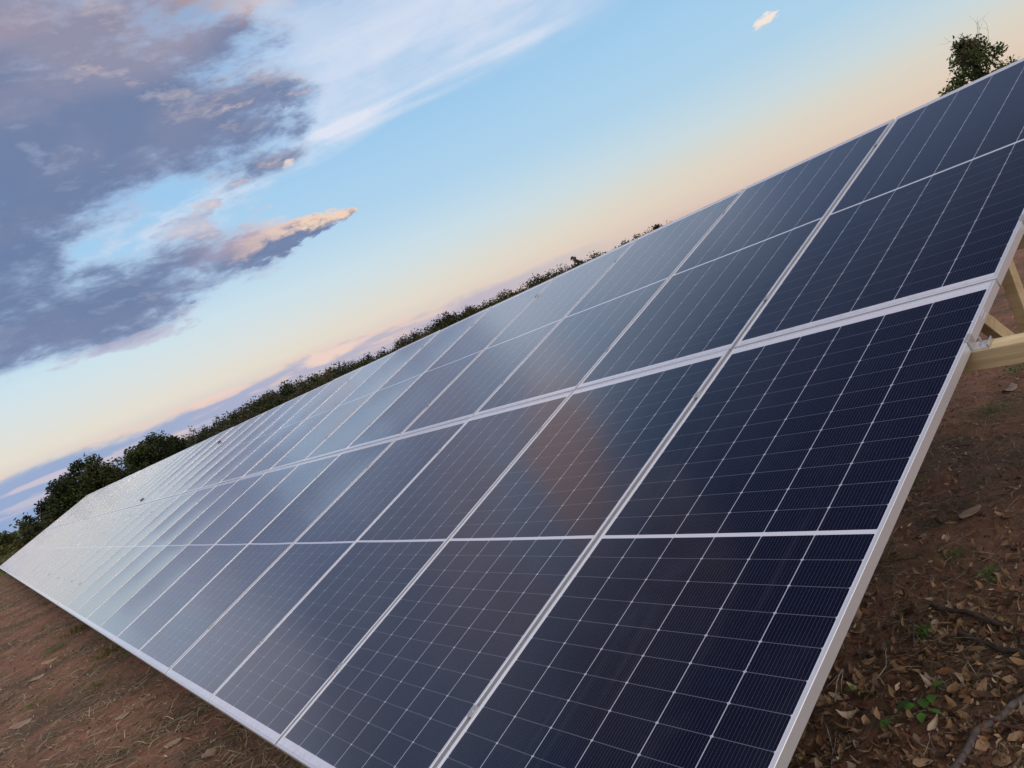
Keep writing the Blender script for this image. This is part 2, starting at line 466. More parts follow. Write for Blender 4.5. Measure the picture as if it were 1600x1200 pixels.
N = 340
uu = np.linspace(-1, 1, N)
ks = 9.2
ax_ = np.sinh(uu * ks) / math.sinh(ks) * 3500.0
xs, ys = ax_ + 1.2, ax_ + 1.2
verts = [(float(x), float(y), hgt(float(x), float(y)) if abs(x) < 80 and abs(y) < 80 else -0.01) for y in ys for x in xs]
faces = [(j * N + i, j * N + i + 1, (j + 1) * N + i + 1, (j + 1) * N + i) for j in range(N - 1) for i in range(N - 1)]
g = MB(); g.v, g.f = verts, faces
tag(obj('ground', g.mesh('ground', m_ground, True)), kind='structure')

# ------------------------------------------------------------------ solar panels
TAU = R(18.40907); H0 = 0.45
VX = Vector((math.cos(TAU), 0, math.sin(TAU))); NR = Vector((-math.sin(TAU), 0, math.cos(TAU)))
def pl(u, v, n=0.0): return Vector((0, u, H0)) + VX * v + NR * n
PM = Matrix(((VX.x, 0, NR.x, 0), (0, 1, 0, 0), (VX.z, 0, NR.z, H0), (0, 0, 0, 1)))   # slope coordinates (v,u,n) to world
NCOL = 37

def frame_mesh():
    bm = bmesh.new()
    prof_out, prof_in = 0.0, FR
    def ring(off, z): return [bm.verts.new(p) for p in ((off, off, z), (PL - off, off, z), (PL - off, PW - off, z), (off, PW - off, z))]
    c = 0.0012
    rings = [ring(FR, -0.0045), ring(FR, -c * 0.5), ring(FR - c, 0), ring(c, 0), ring(0, -c), ring(0, -0.035), ring(0.030, -0.035), ring(0.030, -0.033), ring(0.002, -0.033), ring(0.002, -0.0075), ring(FR, -0.0075)]
    for a, b2 in zip(rings, rings[1:] + rings[:1]):
        for i in range(4):
            j = (i + 1) % 4
            bm.faces.new((a[i], b2[i], b2[j], a[j]))
    bmesh.ops.recalc_face_normals(bm, faces=bm.faces[:])
    me = bpy.data.meshes.new('frame'); bm.to_mesh(me); bm.free(); me.materials.append(m_alu); return me
me_frame = frame_mesh()

def glass_mesh(sag, skew):
    nx, ny = 20, 14; m = MB(); a0 = FR - 0.002
    vs = []
    for j in range(ny + 1):
        for i in range(nx + 1):
            a, c = i / nx, j / ny
            pa = 1 - (2 * a - 1) ** 4; pc = 1 - (2 * c - 1) ** 2
            z = -0.0032 - sag * pa * pc + skew * pa * math.sin(2 * math.pi * c) * 0.5
            vs.append((a0 + a * (PL - 2 * a0), a0 + c * (PW - 2 * a0), z))
    fs = [(j * (nx + 1) + i, j * (nx + 1) + i + 1, (j + 1) * (nx + 1) + i + 1, (j + 1) * (nx + 1) + i) for j in range(ny) for i in range(nx)]
    m.add(vs, fs)
    # white back sheet under the glass so that the panel has a back
    b0, b1 = FR - 0.002, -0.0235
    return m.mesh('glass', m_cells, True)
glasses = [glass_mesh(0.0050, 0.0003), glass_mesh(0.0042, -0.0004), glass_mesh(0.0058, 0.0002), glass_mesh(0.0035, 0.0006), glass_mesh(0.0064, -0.0003)]

glass_near = glass_mesh(0.0022, 0.0002)
m_back, t, b = material('back_sheet')
b.inputs['Base Color'].default_value = (0.55, 0.55, 0.56, 1); b.inputs['Roughness'].default_value = 0.7
mbk = MB(); mbk.box((FR, FR, -0.018), (PL - FR, PW - FR, -0.015)); me_back = mbk.mesh('back_sheet', m_back)

UN = ['first', 'second', 'third', 'fourth', 'fifth', 'sixth', 'seventh', 'eighth', 'ninth', 'tenth', 'eleventh', 'twelfth', 'thirteenth', 'fourteenth',
      'fifteenth', 'sixteenth', 'seventeenth', 'eighteenth', 'nineteenth']
TEN = {2: 'twenty', 3: 'thirty'}
def ordinal(n):
    if n <= 19: return UN[n - 1]
    if n % 10 == 0: return TEN[n // 10][:-1] + 'ieth'
    return TEN[n // 10] + '-' + UN[n % 10 - 1]

SPECIAL = {(0, 0): 'dark navy panel at the near bottom corner of the array, showing its grey frame side',
           (1, 0): 'dark navy panel at the near top corner of the array, with the tree behind it',
           (0, NCOL - 1): 'pale reflecting panel at the far bottom corner of the array',
           (1, NCOL - 1): 'pale reflecting panel at the far top corner of the array'}
pr = random.Random(5)
for k in range(NCOL):
    for row in (0, 1):
        v0 = row * (PL + GV)
        p = empty('solar_panel', pl(k * PITCH, v0, 0), (pr.gauss(0, R(0.12)), -TAU + pr.gauss(0, R(0.04)), 0))
        if k == 0: p.rotation_euler = (0, -TAU, 0)
        look = 'dark navy' if k < 4 else ('cloud-reflecting grey-blue' if k < 11 else 'pale sky-reflecting')
        lab = SPECIAL.get((row, k)) or '%s solar panel in the %s row, %s column from the near end' % (look, ('lower', 'upper')[row], ordinal(k + 1))
        tag(p, lab, 'solar panel', 'solar panels of the tilted array')
        obj('frame', me_frame, p)
        obj('glass', glasses[pr.randrange(5)] if k > 3 else glass_near, p)
        obj('back_sheet', me_back, p)
        if k == 0 and row == 0:
            sl = MB()
            for lo, hi in (((2.155, -0.0012, -0.027), (2.193, 0, -0.0245)), ((2.155, -0.0012, -0.0125), (2.193, 0, -0.010)),
                           ((2.153, -0.0012, -0.027), (2.1555, 0, -0.010)), ((2.1925, -0.0012, -0.027), (2.195, 0, -0.010))):
                sl.box(lo, hi)
            obj('slot_rim', sl.mesh('slot_rim', m_alu), p)

# ------------------------------------------------------------------ timber rack with purlins, posts, braces and clamps
rack = empty('mounting_rack', (0, 0.3, 0))
tag(rack, 'pale timber rack under the solar panels, its beam end sticking out at the right', 'rack')
def part(name, mb, mat, parent=None, smooth=False):
    o = obj(name, mb.mesh(name, mat, smooth), parent or rack)
    o.matrix_parent_inverse = Matrix.Translation((0, -0.3, 0))
    return o
YEND = NCOL * PITCH
VP = (0.398, 2.018, 2.763, 4.385)
for v in VP:
    m = MB()
    m.box((v - 0.026, (-1.3 if abs(v - 2.018) < .01 else -0.004), -0.035 - 0.076), (v + 0.026, YEND + 0.15, -0.0352), PM, 0.003)
    part('purlin', m, m_wood)
y = 0.55
ySt = []
while y < YEND:
    ySt.append(y); y += 2.9
for y in ySt:
    m = MB(); m.box((0.15, y - 0.025, -0.23), (4.6, y + 0.025, -0.1115), PM, 0.003); part('rafter', m, m_wood)
for i, y in enumerate(ySt):
    yp = y - 0.2 if i == 0 else y - 0.056
    for x in (0.55, 3.22):
        zt = H0 + x * math.tan(TAU) - 0.17
        m = MB(); m.box((x - 0.035, yp - 0.025, -0.15), (x + 0.035, yp + 0.025, zt), None, 0.003); part('post', m, m_wood)
    # diagonal brace from the rafter to the rear post
    a, b2 = Vector((2.73, yp + 0.053, 1.11)), Vector((3.24, yp + 0.053, 0.64))
    d = (b2 - a).normalized(); side = Vector((0, 1, 0)); nn = d.cross(side)
    mt = Matrix.Translation(a) @ Matrix((d, side, nn)).transposed().to_4x4()
    m = MB(); m.box((-0.02, -0.025, -0.032), ((b2 - a).length + 0.03, 0.025, 0.032), mt, 0.003); part('brace', m, m_wood)

def clamp_mesh():
    m = MB()
    m.box((-0.021, -0.0175, 0.0006), (0.021, 0.0175, 0.0036), None, 0.0008)
    m.box((-0.021, -0.0095, -0.022), (0.021, -0.0068, 0.0006))
    m.box((-0.021, 0.0068, -0.022), (0.021, 0.0095, 0.0006))
    return m.mesh('clamp', m_galv)
def bolt_mesh():
    m = MB(); m.tube([(0, 0, 0.0036), (0, 0, 0.0095)], 0.0066, 6); return m.mesh('bolt', m_galv)
me_clamp, me_bolt = clamp_mesh(), bolt_mesh()
RP = PM.to_3x3().to_4x4()
for k in range(1, 26):
    for v in VP:
        c = obj('clamp', me_clamp, rack)
        c.matrix_parent_inverse = Matrix.Translation((0, -0.3, 0))
        c.matrix_basis = Matrix.Translation(pl(k * PITCH - GU / 2, v + pr.uniform(-.012, .012))) @ RP
        if k <= 4:
            obj('bolt', me_bolt, c)
# end brackets on the near edge
for v in VP:
    m = MB()
    m.box((-0.022, -0.052, -0.0352), (0.022, 0.0, -0.0322), None, 0.0006)       # foot on the purlin
    m.box((-0.022, -0.0034, -0.0322), (0.022, -0.0004, 0.0012), None, 0.0006)   # upright against the frame
    m.box((-0.022, -0.0034, 0.0012), (0.022, 0.009, 0.0036), None, 0.0006)      # lip on the frame
    m.box((-0.022, -0.054, -0.0322), (0.022, -0.0505, -0.0200), None, 0.0006)
    c = obj('end_clamp', m.mesh('end_clamp', m_galv), rack)
    c.matrix_parent_inverse = Matrix.Translation((0, -0.3, 0))
    c.matrix_basis = Matrix.Translation(pl(0, v)) @ RP
    m = MB(); m.tube([(0.004, -0.027, -0.0322), (0.004, -0.027, -0.027)], 0.010, 6); m.tube([(0.004, -0.027, -0.027), (0.004, -0.027, -0.006)], 0.0045, 8)
    obj('bolt', m.mesh('bolt', m_galv), c)

# bits of dirt lying on two far panels
for (px, v, u, lab) in ((0, 2.55, 17.3, 'small dark dirt clump on a pale panel beside the white middle band'), (1, 4.1, 15.5, 'tiny dark dirt clump on the pale upper panels near the top edge')):
    m = MB(); q = random.Random(px)
    for i in range(16):
        c = Vector((q.gauss(0, .016), q.gauss(0, .025), q.uniform(0, .012)))
        d = Vector((q.uniform(-1, 1), q.uniform(-1, 1), q.uniform(-.3, .6))).normalized() * .022
        m.tube([c - d, c + d], 0.005, 4, (0.07, 0.065, 0.055))
    o = obj('dirt_clump', m.mesh('dirt_clump', m_litter)); o.matrix_world = Matrix.Translation(pl(u, v, 0.004)) @ RP
    tag(o, lab, 'dirt')

# ------------------------------------------------------------------ ground cover
def ribbon(m, x, y, L, wdt, ang, curl, up, col, r, segs=3):
    d = Vector((math.cos(ang), math.sin(ang), 0)); s0 = Vector((-d.y, d.x, 0))
    z0 = hgt(x, y) + r.uniform(0.002, 0.012); p = Vector((x, y, z0)); vs = []
    a = ang; pitch = up
    for i in range(segs + 1):
        k = 1 - 0.75 * i / segs
        s = Vector((-math.sin(a), math.cos(a), r.uniform(-.5, .5))) * (wdt * k * 0.5)
        vs += [p - s, p + s]
        p = p + Vector((math.cos(a) * math.cos(pitch), math.sin(a) * math.cos(pitch), math.sin(pitch))) * (L / segs)
        if p.z < hgt(p.x, p.y) + 0.003: p.z = hgt(p.x, p.y) + 0.003
        a += curl * r.uniform(0.3, 1.4); pitch -= up * 0.7
    m.add(vs, [(2 * i, 2 * i + 1, 2 * i + 3, 2 * i + 2) for i in range(segs)], col)

STRAW = [(0.32, 0.24, 0.135), (0.22, 0.165, 0.085), (0.40, 0.32, 0.21), (0.14, 0.10, 0.06), (0.18, 0.145, 0.06), (0.10, 0.065, 0.04), (0.27, 0.215, 0.145)]
r = random.Random(3); m = MB()
def patch(x, y): return noise.noise((x * 1.3, y * 0.9, 7.7)) + 0.5 * noise.noise((x * 4, y * 3, 1.7))
def jit(c, r, a=0.25):
    k = r.uniform(1 - a, 1 + a); return tuple(v * k for v in c)
# left side beside the low edge, thinning into the distance
cnt = 0
while cnt < 36000:
    y = 2.2 + 36 * r.random() ** 2.3; x = r.uniform(-3.2, 1.6)
    if patch(x, y) < r.uniform(-0.55, 0.4): continue
    ribbon(m, x, y, r.uniform(.04, .26), r.uniform(.0025, .0055) * (1 + y * .06), r.uniform(0, 6.28), r.uniform(-.5, .5), abs(r.gauss(0, .22)), jit(r.choice(STRAW), r), r); cnt += 1
cnt = 0
while cnt < 30000:
    x = 0.75 + 8.5 * r.random() ** 1.6; y = r.uniform(-1.6, 3.6)
    if patch(x, y) < r.uniform(-0.7, 0.45): continue
    ribbon(m, x, y, r.uniform(.03, .16), r.uniform(.0014, .0034), r.uniform(0, 6.28), r.uniform(-.6, .6), abs(r.gauss(0, .25)), jit(r.choice(STRAW), r), r); cnt += 1
tag(obj('dry_straw', m.mesh('dry_straw', m_litter)), 'dry tan straw scattered thinly over the red soil', 'straw', kind='stuff')

def leaf_geo(m, c, L, W, yaw, tilt, roll, curl, fold, col, r, nseg=5, blunt=1.0):
    rot = Matrix.Rotation(yaw, 3, 'Z') @ Matrix.Rotation(tilt, 3, 'Y') @ Matrix.Rotation(roll, 3, 'X')
    vs = []; bend = r.uniform(-.35, .35); twist = r.uniform(-.9, .9) * blunt
    for i in range(nseg + 1):
        a = i / nseg; wd = W * (math.sin(math.pi * min(max(a, .03), .97)) ** 0.75) * (1.15 - 0.4 * a * blunt) * r.uniform(1 - .28 * blunt, 1 + .18 * blunt)
        zz = curl * L * (a - .5) ** 2 * 2
        yo = bend * L * (a - .5) ** 2
        for sgn in (-1, 0, 1):
            vs.append(Vector(c) + rot @ Vector(((a - .5) * L, yo + sgn * wd * .5, zz + abs(sgn) * fold * wd * .5 + sgn * twist * wd * (a - .5))))
    fs = []
    for i in range(nseg):
        for k in (0, 1):
            fs.append((3 * i + k, 3 * i + k + 1, 3 * i + k + 4, 3 * i + k + 3))
    m.add(vs, fs, col)

LEAFC = [(0.228, 0.13, 0.068), (0.144, 0.082, 0.047), (0.312, 0.198, 0.114), (0.09, 0.05, 0.032), (0.372, 0.282, 0.198), (0.168, 0.074, 0.037), (0.252, 0.156, 0.076), (0.06, 0.036, 0.024), (0.096, 0.064, 0.04), (0.18, 0.12, 0.072)]
m = MB(); r = random.Random(8); cnt = 0
while cnt < 6200:
    x, y = r.uniform(0.7, 3.4), r.uniform(-1.3, 1.5)
    d = math.hypot(x - 1.15, (y + .1) * .9)
    if r.random() > math.exp(-(d / 1.0) ** 2) + 0.07: continue
    L = .014 + .056 * r.random() ** 1.5
    leaf_geo(m, (x, y, hgt(x, y) + r.uniform(.004, .03)), L, L * r.uniform(.22, .58), r.uniform(0, 6.28), r.gauss(0, .4), r.gauss(0, .5), r.uniform(-.5, 1.1), r.uniform(-.4, 1.0), jit(r.choice(LEAFC), r, .3), r, 4); cnt += 1
for i in range(900):
    x, y = r.uniform(1.5, 7), r.uniform(-1, 3)
    L = r.uniform(.015, .05)
    leaf_geo(m, (x, y, hgt(x, y) + r.uniform(.003, .015)), L, L * r.uniform(.3, .5), r.uniform(0, 6.28), r.gauss(0, .3), r.gauss(0, .3), r.uniform(-.3, .5), r.uniform(-.2, .5), jit(r.choice(LEAFC), r, .3), r, 3)
for i in range(500):
    y = 2.5 + 16 * r.random() ** 1.7; x = r.uniform(-2.5, 1)
    L = r.uniform(.02, .07)
    leaf_geo(m, (x, y, hgt(x, y) + r.uniform(.003, .015)), L, L * r.uniform(.3, .5), r.uniform(0, 6.28), r.gauss(0, .25), r.gauss(0, .3), r.uniform(-.3, .5), r.uniform(-.2, .5), jit(r.choice(LEAFC), r, .3), r, 3)
tag(obj('leaf_litter', m.mesh('leaf_litter', m_litter)), 'brown dead leaves thickly covering the soil at bottom right', 'leaf litter', kind='stuff')

m = MB(); r = random.Random(33)
for i in range(11000):
    if i < 7500: x, y = 0.75 + 5.5 * r.random() ** 1.5, r.uniform(-1.3, 2.8)
    else: x, y = r.uniform(-2.4, 1.2), 2.3 + 20 * r.random() ** 2
    s = r.uniform(.003, .011) * (1 if i < 7500 else 1.7); a = r.uniform(0, 6.28); c = Vector((x, y, hgt(x, y) + r.uniform(.002, .014)))
    n_ = Vector((r.gauss(0, .5), r.gauss(0, .5), 1)).normalized(); e = n_.cross(Vector((math.cos(a), math.sin(a), 0))).normalized(); f = n_.cross(e)
    m.add([c + e * s * r.uniform(.8, 2.4), c + f * s * r.uniform(.3, .8), c - e * s * r.uniform(.8, 2), c - f * s * r.uniform(.3, .9)], [(0, 1, 2, 3)],
          jit(r.choice(LEAFC + [(0.24, 0.19, 0.13), (0.05, 0.03, 0.02)]), r, .35))
tag(obj('litter_crumbs', m.mesh('litter_crumbs', m_litter)), 'broken bits of dead leaf and straw strewn over the soil', 'litter', kind='stuff')

m = MB(); r = random.Random(21)
for i in range(520):
    x = 0.8 + 4 * r.random() ** 1.7; y = r.uniform(-1.2, 2.0); a = r.uniform(0, 6.28); L = r.uniform(.05, .22)
    pts = []; p = Vector((x, y, 0))
    for k in range(5):
        pts.append((p.x, p.y, hgt(p.x, p.y) + r.uniform(.004, .022))); p += Vector((math.cos(a), math.sin(a), 0)) * L / 4; a += r.gauss(0, .3)
    q = r.uniform(.0009, .0026); m.tube(pts, [q, q, q * .9, q * .7, q * .5], 4, jit(r.choice(((.05, .035, .028), (.10, .075, .055), (.035, .024, .02), (.17, .13, .10))), r))
tag(obj('fine_twigs', m.mesh('fine_twigs', m_litter)), 'thin brown twigs tangled in the litter at right', 'twigs', kind='stuff')

m = MB(); r = random.Random(4)
for i in range(2600):
    x, y = (0.75 + 6 * r.random() ** 1.5, r.uniform(-1.2, 3.0)) if r.random() < .6 else (r.uniform(-2, 1.2), 2.4 + 14 * r.random() ** 1.8)
    s = r.uniform(.003, .013); c = Vector((x, y, hgt(x, y) + s * .25))
    vs = [c + Vector((s * r.uniform(.6, 1.2) * dx_, s * r.uniform(.6, 1.2) * dy_, s * r.uniform(.5, .9) * dz_)) for dx_, dy_, dz_ in ((1, 0, 0), (0, 1, 0), (-1, 0, 0), (0, -1, 0), (.2, .1, 1), (0, 0, -1))]
    m.add(vs, [(0, 1, 4), (1, 2, 4), (2, 3, 4), (3, 0, 4), (1, 0, 5), (2, 1, 5), (3, 2, 5), (0, 3, 5)], jit(r.choice(((.10, .042, .026), (.07, .03, .02), (.05, .025, .018))), r))
tag(obj('soil_crumbs', m.mesh('soil_crumbs', m_litter)), 'small red-brown soil crumbs strewn over the bare ground', 'soil', kind='stuff')

# single big leaves one can point to
def big_leaf(x, y, L, W, yaw, tilt, curl, fold, col, label, seed):
    m = MB(); r = random.Random(seed)
    leaf_geo(m, (0, 0, 0), L, W, yaw, tilt, r.gauss(0, .12) if x > .5 else r.uniform(.35, .6), curl, fold, col, r, 8, .7)
    me = m.mesh('dry_leaf', m_litter, True)
    o = obj('dry_leaf', me); zmin = min(v.co.z for v in me.vertices); o.location = (x, y, hgt(x, y) - zmin + .002)
    sol = o.modifiers.new('thickness', 'SOLIDIFY'); sol.thickness = 0.0012
    tag(o, label, 'leaf', 'large dry leaves on the ground')
PALE, TAN, BRN = (0.31, 0.22, 0.165), (0.33, 0.225, 0.14), (0.17, 0.10, 0.06)
for i, (x, y, L, W, yaw, tilt, curl, fold, col, lab) in enumerate((
    (-0.88, 7.81, .19, .085, .25, .15, .3, .5, PALE, 'pale dry leaf on red soil at the far left edge, lowest of the left ones'),
    (-0.62, 10.04, .20, .07, .2, .1, .2, .4, PALE, 'long pale dry leaf on the grassy soil at left, beside a shorter one'),
    (-0.41, 10.76, .20, .06, .1, .1, .2, .3, TAN, 'narrow tan dry leaf on the soil at left, between straw and red earth'),
    (-0.23, 6.04, .12, .055, .2, .1, .2, .3, PALE, 'small pale dry leaf lying on bare red soil left of the array'),
    (0.16, 4.27, .19, .12, .4, .1, .2, .3, BRN, 'broad brown dry leaf half under the white lower edge of the array'),
    (-0.03, 4.05, .11, .07, .5, .15, .3, .5, PALE, 'pale curled dry leaf on dark soil at the bottom edge of the photo'),
    (-0.11, 4.72, .12, .05, .2, .1, .2, .3, PALE, 'thin pale dry leaf on the soil just above the pale curled leaf'),
    (4.87, 1.24, .19, .10, .2, .05, .2, .2, PALE, 'broad pale dry leaf on the ground just below the timber beam'),
    (2.92, 0.75, .17, .062, -.15, .1, .35, .8, PALE, 'folded pale grey leaf on bare red soil right of the frame'),
    (1.97, 0.84, .13, .062, .5, -.2, .5, .4, TAN, 'large curled tan leaf beside the near panel frame'),
    (1.88, 0.78, .085, .05, .2, .1, .5, .3, TAN, 'short tan leaf tucked under the larger curled leaf by the frame'),
    (2.70, 0.88, .065, .042, 1.2, .1, .3, .3, PALE, 'small upright pale leaf on the litter near the frame'),
    (1.96, 0.68, .055, .036, 1.7, .2, .3, .4, PALE, 'small pale leaf on dark litter above the seedlings'),
    (1.81, 0.37, .075, .032, -.5, .2, .3, .3, TAN, 'tan pointed leaf on the litter beside the green herb'),
    (2.16, 0.88, .06, .035, .8, .2, .3, .5, TAN, 'small tan leaf lying close to the frame above the curled leaf'),
    (1.34, 0.67, .065, .04, .7, .1, .3, .3, (0.24, .12, .06), 'orange-brown leaf on the soil next to the bottom of the frame'),
    (1.33, 0.05, .07, .06, .3, .1, .3, .3, (0.30, .20, .11), 'wide golden leaf in the bottom right corner of the photo'),
)): big_leaf(x, y, L, W, yaw, tilt, curl, fold, col, lab, i)

def stick(name, pts, r0, r1, mat, lab, cat, seed, forks=()):
    m = MB(); r = random.Random(seed)
    def path(ps, a, b2):
        n = 9; out = []; rr = []
        for i in range(n):
            t_ = i / (n - 1) * (len(ps) - 1); k = min(int(t_), len(ps) - 2); f = t_ - k
            x = ps[k][0] * (1 - f) + ps[k + 1][0] * f; y = ps[k][1] * (1 - f) + ps[k + 1][1] * f
            lift = (ps[k][2] if len(ps[k]) > 2 else 0) * (1 - f) + (ps[k + 1][2] if len(ps[k + 1]) > 2 else 0) * f
            q = a * (1 - i / (n - 1)) + b2 * i / (n - 1)
            out.append((x + r.gauss(0, q * .5), y + r.gauss(0, q * .5), hgt(x, y) + q * .8 + lift + .014)); rr.append(q * r.uniform(.85, 1.15))
        m.tube(out, rr, 8)
    path(pts, r0, r1)
    for fk in forks: path(fk, r1, r1 * .5)
    tag(obj(name, m.mesh(name, mat, True)), lab, cat)
stick('fallen_stick', [(2.04, 0.54), (2.03, .42), (1.99, 0.30), (1.97, .2)], .011, .009, m_stick, 'short dark stick on the litter, upper of two dark sticks at right', 'stick', 1)
stick('fallen_stick', [(1.90, 0.41), (1.86, .28), (1.82, 0.15), (1.79, .02)], .008, .012, m_stick, 'longer dark stick on the litter, lower of the two dark sticks', 'stick', 2)
stick('fallen_branch', [(1.18, 0.16), (1.33, 0.14), (1.49, 0.11), (1.64, 0.07), (1.8, 0.0)], .013, .010, m_stick2, 'thick grey-brown branch crossing the bottom right corner', 'branch', 3)
stick('fallen_stick', [(1.475, 0.17, .012), (1.455, .09, .014), (1.45, 0.03, .008), (1.43, -.1)], .006, .006, m_stickr, 'thin reddish stick lying across the thick grey branch', 'stick', 4)
stick('forked_twig', [(1.42, 0.63, .01), (1.50, .66, .03), (1.57, 0.67, .04)], .0026, .0018, m_twig, 'pale forked twig near the frame, beside a curved twig', 'twig', 5, ([(1.57, .67, .04), (1.5, .645, .02), (1.46, .63, 0)], [(1.57, .67, .04), (1.48, .70, .01)]))
stick('curved_twig', [(1.50, 0.655), (1.51, 0.60), (1.57, .56, .01), (1.66, 0.555, .015), (1.75, 0.60, .01)], .003, .0018, m_twig, 'long curved pale twig on dark soil near the frame', 'twig', 6)
stick('forked_twig', [(1.12, 0.49), (1.2, .52, .01), (1.30, 0.60, .02)], .0024, .0015, m_twig, 'branched dry twig at the bottom edge beside the frame', 'twig', 7, ([(1.16, .5), (1.22, .49, .01), (1.28, .48, 0)], [(1.2, .52, .01), (1.28, .55, .02)]))
stick('fallen_stick', [(1.98, .66), (1.92, .56, .01), (1.78, .5, .01)], .0035, .003, m_stick2, 'thin grey-brown stick between the curled leaf and the green herb', 'stick', 8)

GREENS = [(0.06, 0.14, 0.022), (0.085, 0.19, 0.035), (0.045, 0.095, 0.018)]
def seedling(x, y, leaves, size, lab, seed):
    t_ = empty('seedling', (x, y, hgt(x, y))); tag(t_, lab, 'seedling', 'small green seedlings in the litter')
    r = random.Random(seed); st = MB()
    for i in range(leaves):
        a = 6.28 * i / leaves + r.uniform(-.4, .4); L = size * r.uniform(.75, 1.1); hz = .018 + size * r.uniform(.5, .95)
        tip = Vector((math.cos(a) * L * .45, math.sin(a) * L * .45, hz))
        st.tube([(0, 0, -.005), tip * .5 + Vector((0, 0, .004)), tip], [.0016, .0013, .001], 5, (0.05, 0.07, 0.025))
        lf = MB(); leaf_geo(lf, tip + Vector((math.cos(a), math.sin(a), 0)) * L * .5, L, L * .72, a, r.uniform(-.2, .25), r.gauss(0, .25), -.12, .15, jit(r.choice(GREENS), r), r, 7, .5)
        obj('leaf', lf.mesh('leaf', m_leaf, True), t_)
    obj('stem', st.mesh('stem', m_leaf), t_)
seedling(1.39, 0.39, 2, .050, 'two-leaved green seedling on leaf litter, lowest of the seedlings', 1)
seedling(1.455, 0.33, 4, .042, 'bright green seedling with four leaves right of the two-leaved one', 2)
seedling(1.555, 0.34, 2, .044, 'dull green seedling farthest from the bottom edge in the litter', 3)
def grass(x, y, n, L, cols, lab, seed, spread=.04, name='grass_tuft', cat='grass tuft', grp='grass tufts around the array'):
    m = MB(); r = random.Random(seed)
    for i in range(n):
        a = r.uniform(0, 6.28); d = abs(r.gauss(0, spread))
        ribbon(m, x + d * math.cos(a), y + d * math.sin(a), L * r.uniform(.5, 1.2), L * r.uniform(.02, .035), a + r.gauss(0, .6), r.gauss(0, .25), r.uniform(.5, 1.35), jit(r.choice(cols), r), r, 4)
    me = m.mesh(name, m_leaf); me.transform(Matrix.Translation((-x, -y, -hgt(x, y))))
    o = obj(name, me); o.location = (x, y, hgt(x, y)); tag(o, lab, cat, grp)
MIXG = GREENS + [(0.16, 0.13, 0.06), (0.10, 0.10, 0.035)]
DRY = [(0.17, 0.13, 0.055), (0.12, 0.11, 0.035), (0.23, 0.18, 0.09), (0.09, 0.09, 0.03)]
def herb(x, y, lab, seed, n=34, sp_=.035):
    m = MB(); r = random.Random(seed)
    for i in range(n):
        a = r.uniform(0, 6.28); d = abs(r.gauss(0, sp_)); L = r.uniform(.013, .026)
        leaf_geo(m, (d * math.cos(a), d * math.sin(a), r.uniform(.018, .058)), L, L * .6, r.uniform(0, 6.28), r.gauss(0, .4), r.gauss(0, .4), -.1, .2, jit(r.choice(GREENS), r, .35), r, 4, .5)
    o = obj('herb', m.mesh('herb', m_leaf)); o.location = (x, y, hgt(x, y)); tag(o, lab, 'weed', 'low green weeds on the soil')
herb(1.86, 0.50, 'leafy green weed in dark litter between the two dark sticks and the frame', 1, 46)
herb(1.49, 0.585, 'tiny green weed under the pale forked twig', 2, 14, .02)
herb(3.31, 1.19, 'small yellow-green weed against the frame at the bare red soil', 3, 30, .04)
herb(2.30, 0.42, 'small green weed in dark litter above the upper dark stick', 5, 22, .03)
herb(5.15, 1.31, 'mossy green weed on the soil under the timber beam', 4, 60, .07)
grass(2.48, 0.61, 110, .075, MIXG, 'dark green grass tuft right of the frame below the folded leaf', 1, .07)
grass(4.39, 1.18, 130, .11, MIXG, 'green grass tuft on the far side of the bare red patch', 2, .10)
grass(2.47, 0.86, 40, .07, MIXG, 'thin green grass tuft with straw close to the panel frame', 3, .04)
grass(0.12, 9.19, 240, .20, DRY, 'yellowish dry grass tuft poking out below the lower edge, nearer one', 4, .16)
grass(0.15, 12.37, 220, .24, DRY, 'yellowish dry grass tuft below the lower edge, farther one', 5, .18)
grass(0.38, 5.3, 90, .12, DRY + GREENS, 'small olive grass tuft under the white lower edge beside a brown leaf', 6, .09)
grass(-0.30, 11.45, 200, .12, DRY + GREENS, 'flat olive grass tuft on the soil at left', 7, .14)
grass(-0.75, 8.45, 200, .10, DRY + GREENS, 'low greenish grass tuft at the left edge of the photo', 8, .14)
grass(-0.22, 7.7, 200, .12, DRY, 'straw-coloured flattened grass tuft on the soil left of the array', 9, .13)

# ------------------------------------------------------------------ trees
def polar(azd, d): return (CAMPOS.x + d * math.sin(R(azd)), CAMPOS.y + d * math.cos(R(azd)))
TG = [(0.0302, 0.0432, 0.013), (0.0418, 0.059, 0.0166), (0.0216, 0.0302, 0.0101), (0.0562, 0.0684, 0.0202), (0.036, 0.0374, 0.0144)]

def crown_mesh(rw, rh, n, leaf, cols, seed, clumps=16, gap=0.55, low=-0.75):
    """leaf faces gathered in clumps through an ellipsoid of half-width rw and half-height rh"""
    r = random.Random(seed); m = MB(); cs = []
    for i in range(clumps):
        while True:
            p = Vector((r.uniform(-1, 1), r.uniform(-1, 1), r.uniform(low, 1)))
            if 0.25 < p.length < 0.9: break
        cs.append((Vector((p.x * rw, p.y * rw, p.z * rh)), r.uniform(.24, .46) * (rw + rh) * .5, jit(r.choice(cols), r, .3)))
    for i in range(n):
        c, rad, col = cs[r.randrange(clumps)]
        d = Vector((r.gauss(0, 1), r.gauss(0, 1), r.gauss(0, .8))).normalized() * rad * (r.random() ** gap)
        p = c + d; s = leaf * r.uniform(.6, 1.35)
        a = Vector((r.gauss(0, 1), r.gauss(0, 1), r.gauss(0, .6))).normalized()
        b2 = a.cross(Vector((r.gauss(0, 1), r.gauss(0, 1), r.gauss(0, 1)))).normalized()
        m.add([p - a * s, p + b2 * s * .45, p + a * s, p - b2 * s * .45], [(0, 1, 2, 3)], jit(col, r, .25))
    return m

